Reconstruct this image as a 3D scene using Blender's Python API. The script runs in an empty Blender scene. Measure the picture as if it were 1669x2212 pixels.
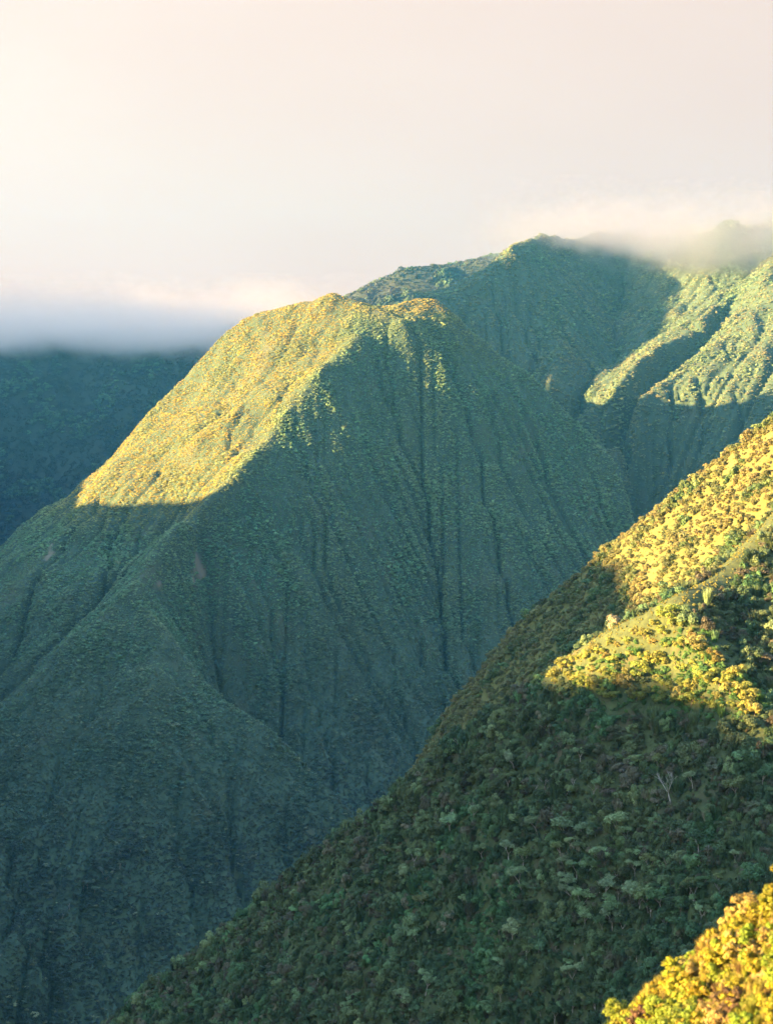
import bpy, math, random
import numpy as np
R = math.radians
rng = np.random.default_rng(7)
scene = bpy.context.scene
col = scene.collection

# ------------------------------------------------------------------ camera
VFOV = R(36.0)
PITCH = math.atan(246 / 3404.0)            # camera looks slightly down
cam_d = bpy.data.cameras.new('camera')
cam_d.sensor_fit = 'VERTICAL'
cam_d.sensor_height = 24.0
cam_d.angle_y = VFOV if hasattr(cam_d, 'angle_y') else VFOV
cam_d.lens = 12.0 / math.tan(VFOV / 2)
cam_d.clip_start = 1.0
cam_d.clip_end = 60000.0
cam = bpy.data.objects.new('camera', cam_d)
cam.location = (0, 0, 0)
cam.rotation_euler = (R(90) - PITCH, 0, 0)
col.objects.link(cam)
scene.camera = cam
cam_d.dof.use_dof = True
cam_d.dof.focus_distance = 1800.0
cam_d.dof.aperture_fstop = 0.26
FOC = 1106 / math.tan(VFOV / 2)            # focal length in pixels of a 1669 x 2212 picture

def at(px, py, D):
    """world point seen at picture position (px, py) of the 1669x2212 view, at world depth y = D"""
    u = (px - 834.5) / FOC
    v = -(py - 1106.0) / FOC
    c, s = math.cos(PITCH), math.sin(PITCH)
    dy = c + v * s
    dz = -s + v * c
    k = D / dy
    return (u * k, D, dz * k)

def project(P):
    c, s = math.cos(PITCH), math.sin(PITCH)
    f = P[:, 1] * c - P[:, 2] * s
    up = P[:, 1] * s + P[:, 2] * c
    f = np.maximum(f, 1e-3)
    return 834.5 + FOC * P[:, 0] / f, 1106 - FOC * up / f, f

# ------------------------------------------------------------------ light, sky and exposure
SUN_AZ = (-0.972, -0.235)
SUN_EL = R(11.0)
_n = math.hypot(*SUN_AZ)
SUN = np.array([SUN_AZ[0] / _n * math.cos(SUN_EL), SUN_AZ[1] / _n * math.cos(SUN_EL), math.sin(SUN_EL)])
sun_d = bpy.data.lights.new('sun', 'SUN')
sun_d.energy = 5.0
sun_d.angle = R(0.6)
sun_d.color = (1.0, 0.61, 0.24)
sun = bpy.data.objects.new('sun', sun_d)
from mathutils import Vector
sun.rotation_euler = Vector((-SUN[0], -SUN[1], -SUN[2])).to_track_quat('-Z', 'Y').to_euler()
col.objects.link(sun)

world = bpy.data.worlds.new('World')
scene.world = world
world.use_nodes = True
wn, wl = world.node_tree.nodes, world.node_tree.links
wn.clear()
w_out = wn.new('ShaderNodeOutputWorld')
w_bg = wn.new('ShaderNodeBackground')
w_sky = wn.new('ShaderNodeTexSky')
w_sky.sky_type = 'NISHITA'
w_sky.sun_disc = False
w_sky.sun_elevation = SUN_EL
w_sky.sun_rotation = math.atan2(SUN[0], SUN[1])
w_sky.altitude = 600
w_skyb = wn.new('ShaderNodeMix'); w_skyb.data_type = 'RGBA'; w_skyb.blend_type = 'MULTIPLY'
w_skyb.inputs[0].default_value = 1.0
w_skyb.inputs[7].default_value = (1.5, 1.5, 1.5, 1)
wl.new(w_sky.outputs[0], w_skyb.inputs[6])
# the cloud deck that covers the sky: soft, uneven, thinner towards the zenith where blue shows through
w_tc = wn.new('ShaderNodeTexCoord')
w_map = wn.new('ShaderNodeMapping'); w_map.inputs['Scale'].default_value = (1.0, 1.0, 2.4)
wl.new(w_tc.outputs['Generated'], w_map.inputs[0])
w_no = wn.new('ShaderNodeTexNoise'); w_no.inputs['Scale'].default_value = 2.2
w_no.inputs['Detail'].default_value = 4.0; w_no.inputs['Roughness'].default_value = 0.45
wl.new(w_map.outputs[0], w_no.inputs['Vector'])
w_cr = wn.new('ShaderNodeValToRGB')
w_cr.color_ramp.elements[0].position = 0.33; w_cr.color_ramp.elements[0].color = (0.93, 0.705, 0.605, 1)
w_cr.color_ramp.elements[1].position = 0.66; w_cr.color_ramp.elements[1].color = (1.0, 0.80, 0.695, 1)
wl.new(w_no.outputs[0], w_cr.inputs[0])
w_sep = wn.new('ShaderNodeSeparateXYZ'); wl.new(w_tc.outputs['Generated'], w_sep.inputs[0])
w_mr = wn.new('ShaderNodeMapRange'); w_mr.interpolation_type = 'SMOOTHSTEP'
w_mr.inputs['From Min'].default_value = 0.25; w_mr.inputs['From Max'].default_value = 0.85
w_mr.inputs['To Min'].default_value = 1.0; w_mr.inputs['To Max'].default_value = 0.1
wl.new(w_sep.outputs['Z'], w_mr.inputs[0])
w_mix = wn.new('ShaderNodeMix'); w_mix.data_type = 'RGBA'
CLOUD_GAIN = 0.665
w_cg = wn.new('ShaderNodeMix'); w_cg.data_type = 'RGBA'; w_cg.blend_type = 'MULTIPLY'
w_cg.inputs[0].default_value = 1.0
w_cg.inputs[7].default_value = (CLOUD_GAIN, CLOUD_GAIN, CLOUD_GAIN, 1)
# the deck is brighter towards the low sun than away from it
w_dot = wn.new('ShaderNodeVectorMath'); w_dot.operation = 'DOT_PRODUCT'
w_dot.inputs[1].default_value = (SUN[0], SUN[1], 0.0)
wl.new(w_tc.outputs['Generated'], w_dot.inputs[0])
w_dm = wn.new('ShaderNodeMapRange'); w_dm.inputs['From Min'].default_value = -1.0; w_dm.inputs['From Max'].default_value = 1.0
w_dm.inputs['To Min'].default_value = 0.72; w_dm.inputs['To Max'].default_value = 1.28
wl.new(w_dot.outputs['Value'], w_dm.inputs[0])
w_dc = wn.new('ShaderNodeMix'); w_dc.data_type = 'RGBA'; w_dc.blend_type = 'MULTIPLY'; w_dc.inputs[0].default_value = 1.0
wl.new(w_cr.outputs[0], w_dc.inputs[6]); wl.new(w_dm.outputs[0], w_dc.inputs[7])
wl.new(w_dc.outputs[2], w_cg.inputs[6])
wl.new(w_mr.outputs[0], w_mix.inputs[0])
wl.new(w_skyb.outputs[2], w_mix.inputs[6]); wl.new(w_cg.outputs[2], w_mix.inputs[7])
wl.new(w_mix.outputs[2], w_bg.inputs['Color'])
w_bg.inputs['Strength'].default_value = 0.1
wl.new(w_bg.outputs[0], w_out.inputs[0])

scene.view_settings.view_transform = 'Standard'
scene.view_settings.look = 'None'
scene.view_settings.gamma = 1.0
scene.view_settings.exposure = 4.05
scene.view_settings.use_curve_mapping = False
cy = scene.cycles
cy.max_bounces = 6
cy.diffuse_bounces = 2
cy.glossy_bounces = 1
cy.transmission_bounces = 2
cy.transparent_max_bounces = 8
cy.volume_bounces = 4
cy.use_denoising = True
# ------------------------------------------------------------------ terrain tools
def noise2(x, y, seed=0):
    r = np.random.default_rng(1000 + seed)
    ang = r.random((64, 64)) * 2 * np.pi
    gx, gy = np.cos(ang), np.sin(ang)
    xi = np.floor(x).astype(int); yi = np.floor(y).astype(int)
    fx = x - xi; fy = y - yi
    def g(a, b, dx, dy):
        i, j = (xi + a) & 63, (yi + b) & 63
        return gx[j, i] * dx + gy[j, i] * dy
    sx = fx * fx * fx * (fx * (fx * 6 - 15) + 10); sy = fy * fy * fy * (fy * (fy * 6 - 15) + 10)
    n00, n10 = g(0, 0, fx, fy), g(1, 0, fx - 1, fy)
    n01, n11 = g(0, 1, fx, fy - 1), g(1, 1, fx - 1, fy - 1)
    a = n00 + sx * (n10 - n00); b = n01 + sx * (n11 - n01)
    return (a + sy * (b - a)) * 1.5

def fbm(x, y, scale, octaves=4, seed=0, gain=0.5):
    t = 0; a = 1.0; f = 1.0 / scale
    for o in range(octaves):
        t = t + a * noise2(x * f + 17.3 * o, y * f - 9.1 * o, seed + o)
        a *= gain; f *= 2.03
    return t

def blur(Z, n=1):
    for _ in range(n):
        Z = np.pad(Z, 1, mode='edge')
        Z = (Z[1:-1, 1:-1] * 4 + (Z[:-2, 1:-1] + Z[2:, 1:-1] + Z[1:-1, :-2] + Z[1:-1, 2:]) * 2
             + Z[:-2, :-2] + Z[2:, 2:] + Z[:-2, 2:] + Z[2:, :-2]) / 16
    return Z

def solve(x0, y0, nx, ny, res, lines):
    """height grid that passes through the 3-D ridge and valley lines and is smooth (harmonic) between them"""
    pts = []
    for L in lines:
        L = np.array(L, float)
        for a, b in zip(L[:-1], L[1:]):
            n = max(2, int(np.hypot(*(b - a)[:2]) / (res * 0.5)) + 1)
            t = np.linspace(0, 1, n)[:, None]
            pts.append(a + (b - a) * t)
    pts = np.concatenate(pts)
    Z = None
    lv = [s for s in (32, 16, 8, 4, 2, 1) if min(nx, ny) // s >= 8]
    for s in lv:
        mx, my = (nx - 1) // s + 1, (ny - 1) // s + 1
        i = np.round((pts[:, 0] - x0) / (res * s)).astype(int); j = np.round((pts[:, 1] - y0) / (res * s)).astype(int)
        ok = (i >= 0) & (i < mx) & (j >= 0) & (j < my)
        S = np.zeros((my, mx)); N = np.zeros((my, mx))
        np.add.at(S, (j[ok], i[ok]), pts[ok, 2]); np.add.at(N, (j[ok], i[ok]), 1)
        fix = N > 0
        F = np.where(fix, S / np.maximum(N, 1), 0)
        if Z is None:
            Z = np.full((my, mx), pts[:, 2].mean())
        else:
            oy, ox = Z.shape
            yy = np.clip(np.arange(my) * s / ps, 0, oy - 1); xx = np.clip(np.arange(mx) * s / ps, 0, ox - 1)
            y_, x_ = np.minimum(yy.astype(int), oy - 2), np.minimum(xx.astype(int), ox - 2)
            ty, tx = (yy - y_)[:, None], (xx - x_)[None]
            Z = (Z[y_][:, x_] * (1 - tx) + Z[y_][:, x_ + 1] * tx) * (1 - ty) + (Z[y_ + 1][:, x_] * (1 - tx) + Z[y_ + 1][:, x_ + 1] * tx) * ty
        ps = s
        for _ in range(500 if s >= 8 else (160 if s >= 2 else 60)):
            P = np.pad(Z, 1, mode='edge')
            Z = np.where(fix, F, 0.25 * (P[:-2, 1:-1] + P[2:, 1:-1] + P[1:-1, :-2] + P[1:-1, 2:]))
    return Z

def erode(Z, res, K=0.05, m=0.45, iters=10, diff=0.0, seed=0):
    """stream-power erosion: carves branching gullies down the slopes"""
    ny, nx = Z.shape
    N = nx * ny
    idx = np.arange(N).reshape(ny, nx)
    offs = [(-1, -1), (-1, 0), (-1, 1), (0, -1), (0, 1), (1, -1), (1, 0), (1, 1)]
    H = Z.copy()
    for it in range(iters):
        if diff:
            H = H * (1 - diff) + blur(H) * diff
        best = np.zeros((ny, nx)); rec = idx.copy(); dist = np.full((ny, nx), res)
        for dy, dx in offs:
            d = res * math.hypot(dx, dy)
            ys, ye = max(0, -dy), ny - max(0, dy); xs, xe = max(0, -dx), nx - max(0, dx)
            sl = (H[ys:ye, xs:xe] - H[ys + dy:ye + dy, xs + dx:xe + dx]) / d
            b = best[ys:ye, xs:xe]
            m_ = sl > b
            b[m_] = sl[m_]
            rec[ys:ye, xs:xe][m_] = idx[ys + dy:ye + dy, xs + dx:xe + dx][m_]
            dist[ys:ye, xs:xe][m_] = d
        h = H.ravel(); r = rec.ravel()
        order = np.argsort(h)
        A = [res * res] * N
        rl = r.tolist(); ol = order.tolist()
        for i in reversed(ol):
            j = rl[i]
            if j != i:
                A[j] += A[i]
        F = (K * np.minimum(np.array(A), 4e5) ** m / dist.ravel()).tolist()
        hl = h.tolist()
        for i in ol:
            j = rl[i]
            if j != i:
                f = F[i]; hj = hl[j]
                if hl[i] > hj:
                    hl[i] = (hl[i] + f * hj) / (1 + f)
        H = np.array(hl).reshape(ny, nx)
    return H, np.array(A).reshape(ny, nx)

class Land:
    def __init__(s, name, x0, x1, y0, y1, res, lines, er=None, nz=(), keep=None, smooth=1):
        s.name = name; s.x0, s.y0, s.res = x0, y0, res
        s.nx = int((x1 - x0) / res) + 1; s.ny = int((y1 - y0) / res) + 1
        Z = solve(x0, y0, s.nx, s.ny, res, lines)
        X, Y = np.meshgrid(x0 + np.arange(s.nx) * res, y0 + np.arange(s.ny) * res)
        s.X, s.Y = X, Y
        Z = blur(Z, 2)
        for (sc, amp, octv, seed) in nz:
            Z = Z + amp * fbm(X, Y, sc, octv, seed)
        s.A = None
        if er:
            base = Z.copy()
            Z, s.A = erode(Z, res, **er)
            # erosion lowers the whole slope a little: raise it back, keep only the carving
            low = blur(base - Z, 40)
            Z = blur(Z + 0.7 * low, smooth)
            if keep is not None:
                k = keep(X, Y, base)
                Z = Z * (1 - k) + base * k
        s.Z = Z
    def mesh(s, mat, kind='structure'):
        n, m = s.nx, s.ny
        V = np.stack([s.X, s.Y, s.Z], -1).reshape(-1, 3)
        i = np.arange(n * m).reshape(m, n)
        F = np.stack([i[:-1, :-1], i[:-1, 1:], i[1:, 1:], i[1:, :-1]], -1).reshape(-1, 4)
        me = bpy.data.meshes.new(s.name)
        me.vertices.add(len(V)); me.vertices.foreach_set('co', V.astype(np.float32).ravel())
        me.loops.add(F.size); me.loops.foreach_set('vertex_index', F.astype(np.int32).ravel())
        me.polygons.add(len(F))
        me.polygons.foreach_set('loop_start', (np.arange(len(F)) * 4).astype(np.int32))
        me.polygons.foreach_set('use_smooth', np.ones(len(F), bool))
        me.update(); me.validate()
        me.materials.append(mat)
        o = bpy.data.objects.new(s.name, me); col.objects.link(o)
        o['kind'] = kind
        s.obj = o
        return o
    def h(s, x, y):
        fx = np.clip((x - s.x0) / s.res, 0, s.nx - 1.001); fy = np.clip((y - s.y0) / s.res, 0, s.ny - 1.001)
        i, j = fx.astype(int), fy.astype(int); tx, ty = fx - i, fy - j
        Z = s.Z
        return (Z[j, i] * (1 - tx) + Z[j, i + 1] * tx) * (1 - ty) + (Z[j + 1, i] * (1 - tx) + Z[j + 1, i + 1] * tx) * ty

def ln(*p):
    return [at(*q) for q in p]
def rough(L, amp, seed, n=4):
    """break a ridge line into an uneven, craggy one"""
    r = np.random.default_rng(seed); L = np.array(L, float); out = [L[0]]
    for a, b in zip(L[:-1], L[1:]):
        for k in range(1, n + 1):
            q = a + (b - a) * k / n
            out.append(q + r.normal(size=3) * np.array([1, 1, 0.55]) * amp * (1 if k < n else 0.5))
    return [tuple(q) for q in out]
def back(L, dy, dz, dx=0):
    return [(x + dx, y + dy, z + dz) for x, y, z in L]
# ------------------------------------------------------------------ the land: ridge and valley lines
# --- main mountain
top = ln((580, 657, 2750), (660, 650, 2720), (770, 642, 2680), (850, 640, 2690), (900, 634, 2700), (950, 645, 2700))
silL = ln((580, 657, 2750), (520, 690, 2740), (470, 730, 2720), (400, 800, 2690), (330, 880, 2660), (260, 970, 2680), (200, 1030, 2690),
          (100, 1090, 2660), (0, 1165, 2620), (-130, 1260, 2560), (-330, 1400, 2480))
silR = ln((950, 645, 2700), (1000, 690, 2690), (1060, 735, 2680), (1130, 790, 2660), (1200, 860, 2640), (1280, 940, 2620), (1330, 990, 2600),
          (1352, 1050, 2580), (1368, 1110, 2560), (1390, 1210, 2520), (1430, 1400, 2450), (1500, 1750, 2300))
sunr = ln((770, 642, 2680), (768, 740, 2560), (700, 790, 2500), (640, 860, 2440), (580, 930, 2380), (540, 1000, 2310), (450, 1060, 2230),
          (400, 1110, 2180), (350, 1180, 2110), (285, 1265, 2020))
spur = ln((285, 1265, 2020), (340, 1350, 1970), (390, 1420, 1930), (480, 1510, 1880), (600, 1600, 1840), (700, 1680, 1810), (770, 1760, 1780), (860, 1900, 1740))
frontl = ln((285, 1265, 2020), (200, 1345, 1985), (100, 1430, 1950), (0, 1520, 1910), (-150, 1650, 1850), (-330, 1800, 1800))
gulL = ln((420, 1095, 2320), (310, 1185, 2290), (235, 1300, 2200), (130, 1400, 2120), (0, 1530, 2060), (-150, 1680, 1980), (-330, 1850, 1920))
rib1 = ln((300, 960, 2560), (200, 1085, 2420), (110, 1190, 2330), (30, 1290, 2250), (-60, 1370, 2190), (-200, 1520, 2080))
v1 = ln((430, 1180, 2210), (455, 1400, 2130), (490, 1590, 2060), (550, 1690, 2010), (640, 1770, 1970), (740, 1840, 1940), (870, 1940, 1890), (1000, 2080, 1840))
v2 = ln((1000, 2050, 1850), (1100, 1850, 2000), (1180, 1600, 2150), (1215, 1430, 2250))
botF = ln((-330, 2450, 1430), (0, 2330, 1470), (250, 2290, 1500), (500, 2250, 1560), (750, 2250, 1600), (1000, 2200, 1650))
frib = ln((330, 1420, 1880), (300, 1650, 1760), (230, 1850, 1660), (140, 1965, 1610), (50, 2050, 1570), (-60, 2160, 1520))
fgul = ln((420, 1560, 1820), (440, 1800, 1710), (430, 2000, 1640), (400, 2180, 1560))
bowl = ln((1020, 800, 2580), (1050, 950, 2510), (1090, 1120, 2430), (1120, 1300, 2340), (1110, 1450, 2260), (1080, 1600, 2170))
bowl2 = ln((870, 690, 2600), (880, 800, 2550), (900, 950, 2480), (930, 1150, 2390), (950, 1350, 2290), (960, 1500, 2200), (950, 1640, 2120))
cap = ln((870, 700, 2600), (900, 672, 2640), (960, 690, 2640), (990, 720, 2620))
dip = ln((790, 690, 2610), (850, 700, 2640), (930, 668, 2675))
def flank(X, Y, Z):
    """1 on the smooth sunlit flank and the summit, which the gullies hardly cut"""
    S = np.array(sunr)
    w = np.zeros_like(X)
    xs = np.interp(Y, S[::-1, 1], S[::-1, 0])
    left = np.clip((xs - X) / 60 + 0.3, 0, 1) * np.clip((Y - 2080) / 150, 0, 1) * np.clip((Z + 190) / 60, 0, 1)
    topm = np.exp(-((np.abs(X + 60) / 210) ** 4 + ((Y - 2710) / 85) ** 2))
    front = np.clip((1960 - Y) / 120, 0, 1) * 0.2
    return np.maximum(np.maximum(left * 0.72, topm * 0.92), front)
top = back(top, 0, -5); silL = back(silL, 0, -6); silR = back(silR, 0, -4)
main = Land('mountain', -1000, 620, 1380, 3250, 5.0,
            [top, silL, silR, sunr, spur, frontl, gulL, rib1, v1, v2, botF, frib, fgul, bowl, bowl2, cap,
             ln((800, 665, 2800), (850, 745, 2900), (870, 765, 3000), (885, 775, 3150), (895, 770, 3250)), [(-230, 3000, -90), (-180, 3240, -130)], [(300, 2950, -110), (300, 3240, -90)], back(silL, 330, -260), back(silR, 300, -260),  # first line is an unseen saddle, raised to shade the mountain behind
             [(-1000, 3250, -500), (-400, 3250, -380)], [(420, 3250, -200), (620, 3250, -300)], [(620, 1380, -700), (620, 2400, -600)], [(-1000, 1380, -620), (600, 1380, -700)]],
            er=dict(K=0.030, m=0.5, iters=10, diff=0.05), nz=((240, 6, 3, 1), (120, 13, 4, 5)), keep=flank, smooth=0)

# --- mountain behind on the right, its top in the cloud
cr = ln((900, 700, 3300), (960, 655, 3360), (1010, 622, 3420), (1070, 588, 3480), (1088, 560, 3500), (1104, 532, 3530), (1130, 514, 3600), (1180, 505, 3750), (1220, 508, 3800), (1330, 502, 3900), (1420, 515, 3930), (1520, 505, 3930),
        (1669, 475, 3880), (1950, 450, 3750))
vb = ln((900, 770, 3270), (1000, 790, 3250), (1100, 870, 3200), (1220, 970, 3130), (1320, 1080, 3050), (1390, 1180, 2950), (1430, 1300, 2830), (1480, 1500, 2640))
spA = ln((1200, 540, 3720), (1240, 620, 3570), (1250, 690, 3430), (1210, 780, 3250), (1160, 860, 3090))
spB = ln((1560, 470, 3760), (1610, 580, 3560), (1570, 650, 3400), (1490, 705, 3270), (1370, 800, 3130), (1265, 890, 3020))
spB2 = ln((1480, 760, 3220), (1390, 850, 3090), (1320, 920, 3000), (1300, 960, 2970))
spC = ln((1669, 540, 3480), (1650, 640, 3300), (1560, 725, 3210), (1435, 812, 3130), (1370, 890, 3030), (1330, 960, 2960))
guB = ln((1560, 720, 3380), (1500, 770, 3280), (1430, 840, 3180), (1330, 930, 3060))
guA = ln((1345, 570, 3860), (1335, 680, 3700), (1330, 770, 3430), (1260, 850, 3190))
guC = ln((1625, 770, 3210), (1585, 860, 3120), (1545, 960, 3020))
wallR = ln((1900, 600, 3300), (1800, 690, 3150), (1720, 750, 3070), (1669, 810, 3010), (1635, 900, 2960), (1600, 1000, 2900), (1560, 1120, 2830))
wallR2 = ln((1900, 900, 2780), (1750, 1020, 2760), (1669, 1150, 2740))
botR = ln((1480, 1500, 2650), (1700, 1500, 2550), (1950, 1500, 2500))
backm = Land('mountain', 60, 1500, 2500, 4600, 6.5,
             [rough(cr, 5, 1), vb, rough(spA, 10, 2), rough(spB, 5, 3), rough(spC, 5, 4), rough(guB, 6, 8), rough(guA, 8, 5), rough(wallR, 9, 7), wallR2, botR, back(cr, 450, -120), [(60, 4600, 0), (1500, 4600, 100)],
              [(60, 2500, -500), (1500, 2500, -500)]],
             er=dict(K=0.045, m=0.5, iters=10, diff=0.03), nz=((180, 8, 4, 11), (60, 8, 3, 15)), smooth=0)

# --- far plateau and far cliff
pl = ln((560, 740, 4700), (680, 690, 4720), (770, 638, 4750), (800, 612, 4760), (830, 597, 4780), (900, 587, 4800), (1000, 572, 4850), (1150, 540, 4900), (1400, 500, 5000))
plat = Land('plateau', -500, 1100, 4000, 5500, 14.0,
            [pl, back(pl, -500, -420), back(pl, 500, 40), [(-500, 4000, -500), (1100, 4000, -400)]],
            er=dict(K=0.02, m=0.5, iters=6, diff=0.05), nz=((200, 18, 3, 21), (60, 9, 3, 24)))
fc = ln((-500, 720, 5250), (0, 722, 5100), (300, 715, 5050), (560, 710, 5100), (800, 700, 5200))
fcb = ln((-500, 1000, 4900), (0, 1010, 4750), (300, 1000, 4720), (560, 1010, 4700), (800, 1010, 4700))
fcc = ln((-500, 1250, 4500), (0, 1260, 4350), (300, 1260, 4300), (560, 1260, 4300), (800, 1260, 4300))
cliff = Land('cliff', -1750, 300, 4100, 5600, 15.0,
             [fc, fcb, fcc, back(fc, 500, 10)], er=dict(K=0.01, m=0.5, iters=4, diff=0.1), nz=((300, 14, 3, 31), (90, 5, 3, 35)))

# --- ridge on the right in the middle distance
mr = ln((2000, 640, 700), (1850, 760, 690), (1760, 820, 690), (1669, 890, 690), (1600, 945, 700), (1520, 1010, 712), (1450, 1062, 724), (1370, 1122, 740), (1290, 1188, 757), (1250, 1238, 766), (1190, 1285, 775), (1130, 1330, 785),
        (1070, 1400, 795), (1010, 1475, 805), (960, 1550, 812), (930, 1605, 818), (905, 1660, 824), (850, 1760, 835), (700, 1930, 850), (520, 2080, 870), (350, 2200, 880), (150, 2340, 900))
mv = ln((2000, 1050, 610), (1800, 1120, 595), (1640, 1230, 580), (1500, 1330, 580), (1350, 1420, 600), (1250, 1500, 615), (1150, 1580, 635), (1050, 1680, 650), (950, 1780, 665), (800, 1950, 690), (600, 2140, 720), (300, 2330, 760))
mrib = ln((1669, 960, 665), (1560, 1070, 668), (1450, 1170, 676), (1350, 1260, 690), (1320, 1300, 690))
mgul = ln((1669, 1045, 632), (1560, 1135, 642), (1460, 1215, 655), (1370, 1310, 660))
midr = Land('hillside', -260, 330, 460, 1150, 3.0,
            [mr, mv, mrib, mgul, back(mv, -70, -90), back(mr, 170, -150), back(mr, 330, -330)],
            er=dict(K=0.02, m=0.45, iters=5, diff=0.1), nz=((70, 4, 3, 41), (22, 1.6, 2, 45)))

# --- near ridge
nr = ln((2100, 700, 590), (1900, 850, 560), (1800, 950, 540), (1700, 1060, 520), (1640, 1130, 505), (1560, 1212, 482), (1500, 1258, 464), (1450, 1287, 454), (1340, 1337, 462), (1250, 1392, 472), (1140, 1478, 486), (1050, 1543, 497),
        (950, 1603, 510), (850, 1703, 525), (770, 1770, 535), (700, 1818, 545), (600, 1912, 560), (500, 1990, 572), (430, 2050, 580), (330, 2120, 590), (240, 2195, 600), (130, 2300, 610), (-50, 2450, 625))
nb = ln((-50, 2600, 590), (240, 2420, 545), (450, 2360, 505), (600, 2330, 480), (900, 2320, 440), (1200, 2270, 405), (1400, 2190, 375), (1560, 2080, 345), (1669, 1990, 325), (1850, 1850, 300), (2100, 1700, 280))
nrib = ln((1450, 1287, 454), (1505, 1365, 441), (1565, 1435, 430), (1625, 1515, 420), (1690, 1620, 405))
ngul = ln((1590, 1240, 480), (1600, 1340, 462), (1640, 1455, 440), (1700, 1580, 418), (1780, 1700, 395))
ngul2 = ln((1420, 1480, 450), (1470, 1620, 428), (1490, 1760, 408), (1500, 1880, 390), (1480, 2000, 380))
nrib2 = ln((1250, 1392, 472), (1230, 1600, 452), (1200, 1800, 435), (1150, 2000, 423))
ngul3 = ln((1000, 1620, 506), (960, 1800, 488), (880, 2000, 472), (820, 2150, 462))
nrib3 = ln((850, 1703, 525), (760, 1900, 512), (660, 2060, 505), (560, 2200, 500))
near = Land('ridge', -230, 230, 260, 760, 2.5,
            [nr, nb, nrib, ngul, nrib2, ngul3, nrib3, ngul2, back(nr, 80, -62), back(nr, 190, -190), back(nb, -120, -70)],
            er=dict(K=0.012, m=0.45, iters=4, diff=0.1), nz=((45, 2.6, 3, 51), (12, 0.8, 2, 55)))

# --- the slope right below the camera, bottom right
ns = ln((1250, 2330, 112), (1310, 2235, 112), (1370, 2160, 111), (1440, 2105, 110), (1510, 2055, 109), (1570, 2005, 108), (1620, 1965, 107), (1669, 1915, 106), (1800, 1790, 104), (2000, 1650, 100), (2500, 1350, 95))
nsb = ln((1100, 2600, 100), (1300, 2650, 88), (1500, 2650, 76), (1700, 2600, 66), (2000, 2500, 56), (2500, 2400, 45))
slope = Land('slope', -60, 130, -30, 230, 1.0,
             [ns, nsb, back(ns, 25, -22), back(ns, 100, -110), [(-60, -30, -14), (0, -30, -1.7), (130, -30, 6)], [(0, 0, -1.7), (6, 10, -4)], [(-60, 230, -150), (130, 230, -150)], [(-60, 60, -60), (-60, 230, -150)]],
             nz=((14, 0.8, 3, 61), (4, 0.25, 2, 65)))
LANDS = [main, backm, plat, cliff, midr, near, slope]

# --- unseen ridge left of the view, crest shaped to cast shade and block sky light
shade_crest = [(-420, -15, -190), (-470, 55, -60), (-560, 115, 50), (-640, 175, 88), (-720, 230, 98), (-750, 290, 80), (-790, 415, 98), (-830, 550, 120), (-720, 835, 140), (-730, 1195, 330), (-880, 1560, 310), (-1240, 1975, 82), (-1320, 2145, 44), (-1330, 2255, 10), (-1335, 2355, 28), (-1340, 2455, 113), (-1345, 2600, 220), (-1350, 2760, 370), (-1350, 2900, 520), (-1350, 3080, 645), (-1350, 3400, 640), (-1400, 3800, 560), (-1500, 4300, 480), (-1600, 4800, 470), (-1700, 5450, 460)]
foot = [(-360, -250, -760), (-360, 1300, -760), (-560, 2200, -760), (-800, 3300, -760), (-1010, 4000, -760), (-1270, 5000, -760), (-1400, 5500, -760)]
shade_ridge = Land('ridge', -2300, -360, -250, 5500, 15.0,
            [shade_crest, back(shade_crest, 0, -480, 260), foot, back(shade_crest, 0, -200, -260), back(shade_crest, 0, -400, -560), [(-2300, -250, -500), (-360, -250, -760)], [(-360, -250, -760), (-360, 5500, -760)]],
            nz=((140, 8, 3, 71), (60, 6, 2, 73)))
# ------------------------------------------------------------------ materials
def nodes_of(name):
    m = bpy.data.materials.new(name); m.use_nodes = True
    m.node_tree.nodes.clear()
    return m, m.node_tree.nodes, m.node_tree.links

def leaf_material(name, instanced, trans=0.25):
    m, n, l = nodes_of(name)
    out = n.new('ShaderNodeOutputMaterial')
    if instanced:
        a = n.new('ShaderNodeAttribute'); a.attribute_type = 'INSTANCER'; a.attribute_name = 'tint'
        base = a.outputs['Color']
    else:
        a = n.new('ShaderNodeObjectInfo'); base = a.outputs['Color']
    v = n.new('ShaderNodeAttribute'); v.attribute_type = 'GEOMETRY'; v.attribute_name = 'leafvar'
    hs = n.new('ShaderNodeHueSaturation')
    mr = n.new('ShaderNodeMapRange'); mr.inputs['To Min'].default_value = 0.62; mr.inputs['To Max'].default_value = 1.42
    l.new(v.outputs['Fac'], mr.inputs[0]); l.new(mr.outputs[0], hs.inputs['Value'])
    mh = n.new('ShaderNodeMapRange'); mh.inputs['To Min'].default_value = 0.485; mh.inputs['To Max'].default_value = 0.515
    l.new(v.outputs['Fac'], mh.inputs[0]); l.new(mh.outputs[0], hs.inputs['Hue'])
    l.new(base, hs.inputs['Color'])
    p = n.new('ShaderNodeBsdfPrincipled')
    p.inputs['Roughness'].default_value = 0.6
    p.inputs['Specular IOR Level'].default_value = 0.18
    l.new(hs.outputs[0], p.inputs['Base Color'])
    t = n.new('ShaderNodeBsdfTranslucent'); l.new(hs.outputs[0], t.inputs['Color'])
    mx = n.new('ShaderNodeMixShader'); mx.inputs[0].default_value = trans
    l.new(p.outputs[0], mx.inputs[1]); l.new(t.outputs[0], mx.inputs[2]); l.new(mx.outputs[0], out.inputs[0])
    return m

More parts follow.
